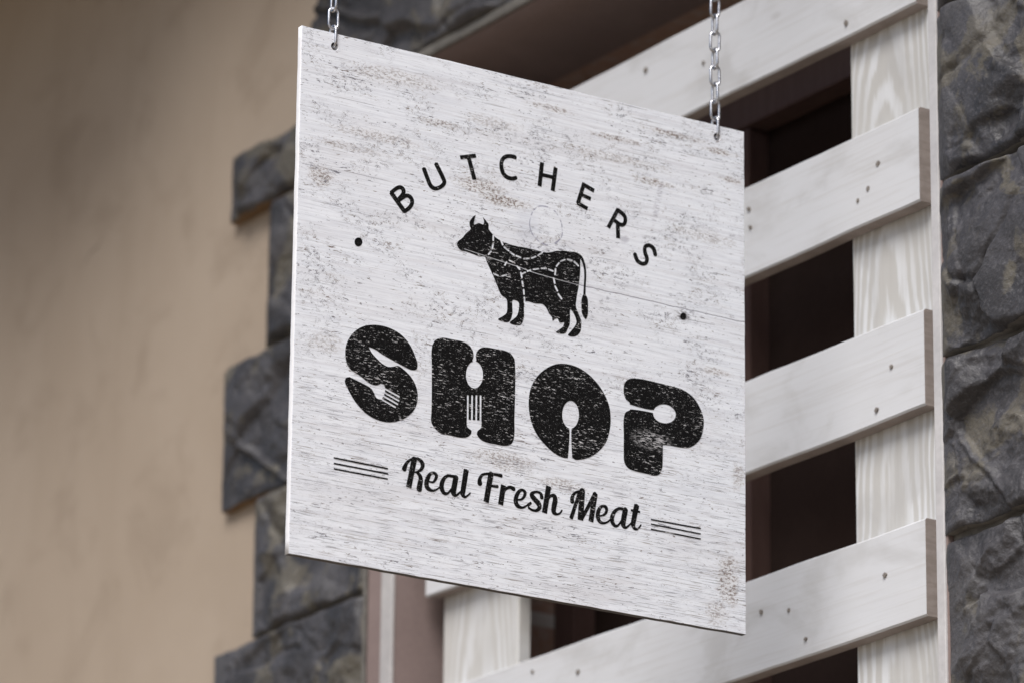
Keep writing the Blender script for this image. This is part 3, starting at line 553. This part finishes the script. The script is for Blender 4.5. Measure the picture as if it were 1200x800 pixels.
tmp = bpy.data.objects.new('outline_tmp', cu); COL.objects.link(tmp)
bpy.context.view_layer.update()
me = bpy.data.meshes.new_from_object(tmp.evaluated_get(bpy.context.evaluated_depsgraph_get()))
bpy.data.objects.remove(tmp)
me.name = 'board'; me.materials.clear()
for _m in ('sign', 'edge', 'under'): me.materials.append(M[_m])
# curve plane (x, y) -> sign (y, z), front face at x = 0
me.transform(Matrix(((0, 0, 1, -ST / 2), (1, 0, 0, 0), (0, 1, 0, 0), (0, 0, 0, 1))))
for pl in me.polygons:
    nn = pl.normal; pl.material_index = 0 if nn.x > 0.75 else (2 if (nn.z < -0.6 or nn.x < -0.75) else 1)  # bottom edge's shade painted in as dark grey; the back shares it
brd = bpy.data.objects.new('board', me); COL.objects.link(brd); brd.parent = sign

# ---- painted artwork: outlines in millimetres on the board, united and cut as distance fields
def smooth_poly(pts, k=7):
    n = len(pts); out = []
    for i in range(n):
        p1, p2 = pts[i], pts[(i + 1) % n]
        a, b = np.array(p1[:2], float), np.array(p2[:2], float)
        p0 = a if len(p1) > 2 else np.array(pts[i - 1][:2], float)
        p3 = b if len(p2) > 2 else np.array(pts[(i + 2) % n][:2], float)
        L = np.linalg.norm(b - a) + 1e-9
        d0 = np.linalg.norm(a - p0) + 1e-9; d3 = np.linalg.norm(p3 - b) + 1e-9
        m1 = (b - a) if len(p1) > 2 else ((a - p0) / d0 * L + (b - a)) / 2
        m2 = (b - a) if len(p2) > 2 else ((b - a) + (p3 - b) / d3 * L) / 2
        for j in range(k):
            t = j / k; t2 = t * t; t3 = t2 * t
            out.append(((2*t3 - 3*t2 + 1) * a + (t3 - 2*t2 + t) * m1 + (-2*t3 + 3*t2) * b + (t3 - t2) * m2))
    return np.array(out)
def smooth_line(pts, k=6):
    P = np.array(pts, float); n = len(P)
    if n == 2: return P
    out = []
    for i in range(n - 1):
        a, b = P[i], P[i + 1]; p0 = P[max(i - 1, 0)]; p3 = P[min(i + 2, n - 1)]
        m1 = (b - p0) / 2; m2 = (p3 - a) / 2
        for j in range(k):
            t = j / k; t2 = t * t; t3 = t2 * t
            out.append((2*t3 - 3*t2 + 1) * a + (t3 - 2*t2 + t) * m1 + (-2*t3 + 3*t2) * b + (t3 - t2) * m2)
    out.append(P[-1]); return np.array(out)
def sd_poly(X, Y, P):
    d = np.full(X.shape, 1e9); ins = np.zeros(X.shape, bool)
    for (ax, ay), (bx, by) in zip(P, np.roll(P, -1, 0)):
        ex, ey = bx - ax, by - ay; L = ex*ex + ey*ey
        if L < 1e-12: continue
        t = np.clip(((X - ax) * ex + (Y - ay) * ey) / L, 0, 1)
        d = np.minimum(d, (X - ax - t*ex)**2 + (Y - ay - t*ey)**2)
        c = ((ay > Y) != (by > Y))
        if ay != by: ins ^= c & (X < (bx - ax) * (Y - ay) / (by - ay) + ax)
    d = np.sqrt(d); return np.where(ins, -d, d)
def sd_stroke(X, Y, P, butt, fat=1.0):
    d = np.full(X.shape, 1e9); n = len(P) - 1
    for i in range(n):
        ax, ay, aw = P[i]; bx, by, bw = P[i + 1]
        ex, ey = bx - ax, by - ay; L = math.hypot(ex, ey)
        if L < 1e-6: continue
        t = ((X - ax) * ex + (Y - ay) * ey) / (L * L); tc = np.clip(t, 0, 1)
        s = np.hypot(X - ax - tc*ex, Y - ay - tc*ey) - (aw + (bw - aw) * tc) / 2 * fat
        if i == 0 and butt & 1: s = np.maximum(s, -t * L)
        if i == n - 1 and butt & 2: s = np.maximum(s, (t - 1) * L)
        d = np.minimum(d, s)
    return d
def art_mesh(name, ops, mat, parent, step=0.5, lift=0.0003, label=None, fat=1.0):
    xs = [p[0] for o in ops if o[0] > 0 for p in o[2]]; ys = [p[1] for o in ops if o[0] > 0 for p in o[2]]
    pad = 7.0
    gx = np.arange(min(xs) - pad, max(xs) + pad, step); gy = np.arange(min(ys) - pad, max(ys) + pad, step)
    X, Y = np.meshgrid(gx, gy)
    D = np.full(X.shape, 1e9)
    for o in ops:
        s = sd_poly(X, Y, smooth_poly(o[2])) if o[1] == 'p' else sd_stroke(X, Y, smooth_line(o[2]), o[3], fat if o[0] > 0 else 1.0)
        D = np.minimum(D, s) if o[0] > 0 else np.maximum(D, -s)
    D[D == 0] = 1e-6
    inside = D < 0; H, W = D.shape
    V = []; vid = {}; F = []
    def vert(key, x, y):
        if key not in vid:
            vid[key] = len(V); yy, zz = sg(x, y); V.append((lift, yy, zz))
        return vid[key]
    def corner(r, c): return vert(('c', r, c), gx[c], gy[r])
    def cut(r0, c0, r1, c1):
        if (r0, c0) > (r1, c1): r0, c0, r1, c1 = r1, c1, r0, c0
        a, b = D[r0, c0], D[r1, c1]; t = a / (a - b)
        return vert(('e', r0, c0, r1, c1), gx[c0] + t * (gx[c1] - gx[c0]), gy[r0] + t * (gy[r1] - gy[r0]))
    full = inside[:-1, :-1] & inside[:-1, 1:] & inside[1:, :-1] & inside[1:, 1:]
    anyi = inside[:-1, :-1] | inside[:-1, 1:] | inside[1:, :-1] | inside[1:, 1:]
    for r in range(H - 1):
        c = 0
        while c < W - 1:
            if full[r, c]:
                c0 = c
                while c < W - 1 and full[r, c]: c += 1
                F.append((corner(r, c0), corner(r + 1, c0), corner(r + 1, c), corner(r, c)))
                continue
            if anyi[r, c]:
                cs = [(r, c), (r + 1, c), (r + 1, c + 1), (r, c + 1)]; poly = []
                for a, b in zip(cs, cs[1:] + cs[:1]):
                    if inside[a]: poly.append(corner(*a))
                    if inside[a] != inside[b]: poly.append(cut(*a, *b))
                if len(poly) >= 3: F.append(tuple(poly))
            c += 1
    o = link_mesh(name, V, F, mat, parent, local=True)
    if label: o['label'] = label
    return o
def lettering(name, label, key, cuts, sub, step, fat):
    """a painted line of writing: one part, each letter or word a piece of its own"""
    e = bpy.data.objects.new(name, None); COL.objects.link(e); e.parent = sign; e['label'] = label
    for a, b in zip(cuts, cuts[1:]): art_mesh(sub, ART[key][a:b], M['paint_thin'], e, step, fat=fat)
lettering('arched_lettering', 'BUTCHERS in spaced black capitals on an arch', 'arched_lettering', (0, 3, 4, 6, 7, 10, 14, 17, 18), 'capital', .42, 1.15)
lettering('slogan_lettering', 'Real Fresh Meat in black brush script', 'slogan_lettering', (0, 7, 17, len(ART['slogan_lettering'])), 'word', .4, 1.07)
for key, name, mat, st_, lab in (('cow_emblem', 'cow_emblem', 'paint', .4, 'black cow silhouette divided by dashed white cut lines'),
        ('letter_S', 'letter', 'paint', .5, 'fat black S cut by a knife and a fork'), ('letter_H', 'letter', 'paint', .5, 'fat black H cut by a spoon above a fork'),
        ('letter_O', 'letter', 'paint', .5, 'fat black O with an upright spoon in it'), ('letter_P', 'letter', 'paint', .5, 'fat black P with a spoon lying in it'),
        ('rule_left', 'ruled_lines', 'paint_thin', .4, 'three thin black lines left of the script'), ('rule_right', 'ruled_lines', 'paint_thin', .4, 'three thin black lines right of the script'),
        ('dot_left', 'painted_dot', 'paint_thin', .4, None), ('dot_right', 'painted_dot', 'paint_thin', .4, None)):
    art_mesh(name, ART[key], M[mat], sign, st_, 0.0003, lab)

# ------------------------------------------------------------------ chains and the bracket they hang from
R, LI, HW = 0.00165, 0.0214, 0.0054
def link_geo():
    path = []
    s = LI / 2 + R - HW                       # half length of the straight sides
    for i in range(13): a = math.pi * i / 12; path.append((HW * math.cos(a), s + HW * math.sin(a)))
    for i in range(13): a = math.pi + math.pi * i / 12; path.append((HW * math.cos(a), -s + HW * math.sin(a)))
    V = []; F = []; n = len(path); k = 10
    for i in range(n):
        a, b = path[i - 1], path[(i + 1) % n]; t = Vector((b[0] - a[0], 0, b[1] - a[1])).normalized()
        nrm = Vector((t.z, 0, -t.x)); bn = Vector((0, 1, 0))
        for j in range(k):
            an = math.tau * j / k; v = Vector((path[i][0], 0, path[i][1])) + R * (math.cos(an) * nrm + math.sin(an) * bn); V.append(v)
    for i in range(n):
        for j in range(k):
            i2 = (i + 1) % n; j2 = (j + 1) % k
            F.append((i * k + j, i * k + j2, i2 * k + j2, i2 * k + j))
    me = bpy.data.meshes.new('link'); me.from_pydata(V, [], F); me.materials.append(M['steel'])
    me.polygons.foreach_set('use_smooth', [True] * len(me.polygons))
    bm = bmesh.new(); bm.from_mesh(me); bmesh.ops.recalc_face_normals(bm, faces=bm.faces); bm.to_mesh(me); bm.free()
    return me
lm = link_geo(); NL = 24
bpy.context.view_layer.update()
RS = Matrix.Rotation(math.radians(-0.681), 3, 'Z')
tops = []
for (hu, hv), lab in zip(HOLES, ('galvanised steel chain at the sign corner beside the beige plaster and stone', 'galvanised steel chain at the sign corner in front of the white boards')):
    yy, zz = sg(hu, hv)
    base = RS @ Vector((-ST / 2, yy, zz)); base.z += ZO
    ch = thing('hanging_chain', lab, 'chain', base, 'chains holding up the sign')
    z = 0.0008 + LI / 2 + R
    for i in range(NL):
        o = bpy.data.objects.new('link', lm); COL.objects.link(o); o.parent = ch
        o.location = (0, 0, z)
        wob = random.uniform(-0.16, 0.16) if i else 0.05
        o.rotation_euler = (random.uniform(-.02, .02), random.uniform(-.02, .02), wob + (math.pi / 2 - 0.25 if i % 2 else 0.0))
        z += LI
    tops.append((base.x, base.y, base.z + z - LI + LI / 2 - R))
bz_ = max(t[2] for t in tops) + 0.022
brk = thing('sign_bracket', 'black iron arm on the stone lintel above the hanging sign', 'bracket', (tops[1][0], 0.45, bz_))
bm = bmesh.new(); bm_box(bm, tops[1][0] - .006, tops[1][0] + .006, -0.34, 0.425, bz_, bz_ + 0.025, 0.0015); bm_link('arm', bm, M['iron'], brk)
bm = bmesh.new(); bm_box(bm, tops[1][0] - .04, tops[1][0] + .04, 0.4251, 0.46, bz_ - 0.06, bz_ + 0.085, 0.003); bm_link('wall_plate', bm, M['iron'], brk)
for tx, ty, tz in tops:
    V = []; F = []; n, k = 24, 8; rc = (bz_ + 0.004 - tz) / 2
    for i in range(n):
        a = math.tau * i / n
        for j in range(k):
            b2 = math.tau * j / k; rr = rc + 0.0018 * math.cos(b2)
            V.append((tx + rr * math.cos(a) * 0.6, ty + 0.0018 * math.sin(b2), tz + rc + rr * math.sin(a)))
    for i in range(n):
        for j in range(k): F.append((i*k + j, i*k + (j+1) % k, ((i+1) % n)*k + (j+1) % k, ((i+1) % n)*k + j))
    link_mesh('eye_ring', V, F, M['iron'], brk, smooth=True)

# ------------------------------------------------------------------ ground, sky, light, camera
g = link_mesh('pavement', [(-300, -300, 0), (300, -300, 0), (300, 300, 0), (-300, 300, 0)], [(0, 1, 2, 3)], M['pavement']); g['kind'] = 'structure'

w = bpy.data.worlds.new('World'); S.world = w; w.use_nodes = True
nt = w.node_tree; bg = nt.nodes['Background']
sky = nt.nodes.new('ShaderNodeTexSky'); sky.sky_type = 'NISHITA'; sky.sun_disc = False
sky.sun_elevation = math.radians(SUN_EL); sky.sun_rotation = math.radians(SUN_ROT)
sky.air_density = 1.0; sky.dust_density = 3.0; sky.ozone_density = 1.0
nt.links.new(sky.outputs[0], bg.inputs[0]); bg.inputs[1].default_value = SKY
sd = bpy.data.lights.new('sun', 'SUN'); sd.energy = SUN; sd.angle = math.radians(SUN_ANG); sd.color = (1.0, 0.985, 0.965)
so = bpy.data.objects.new('sun', sd); COL.objects.link(so)
el, rt = math.radians(SUN_EL), math.radians(SUN_ROT)
to_sun = Vector((math.sin(rt) * math.cos(el), math.cos(rt) * math.cos(el), math.sin(el)))
so.rotation_euler = to_sun.to_track_quat('Z', 'Y').to_euler()

cam = bpy.data.cameras.new('camera'); co = bpy.data.objects.new('camera', cam); COL.objects.link(co)
az, pit, rol = math.radians(56.602), math.radians(17.803), math.radians(0.653)
d = Vector((-math.sin(az) * math.cos(pit), math.cos(az) * math.cos(pit), math.sin(pit)))
r0 = Vector((math.cos(az), math.sin(az), 0)); u0 = r0.cross(d)
r1 = r0 * math.cos(rol) + u0 * math.sin(rol); u1 = -r0 * math.sin(rol) + u0 * math.cos(rol)
mw = Matrix((r1, u1, -d)).transposed().to_4x4(); mw.translation = Vector((4.401, -2.921, -1.706 + ZO))
co.matrix_world = mw
cam.sensor_width = 36.0; cam.lens = 36.0 * 5812.2 / 1200.0; cam.clip_start = 0.1; cam.clip_end = 2000
cam.dof.use_dof = True; cam.dof.focus_distance = 5.50; cam.dof.aperture_fstop = FSTOP
S.camera = co
S.render.engine = 'CYCLES'
S.view_settings.view_transform = 'Standard'; S.view_settings.look = 'None'; S.view_settings.gamma = 1.0
S.view_settings.use_curve_mapping = False; S.view_settings.exposure = EXPOSURE
S.render.resolution_x, S.render.resolution_y = 1024, 682
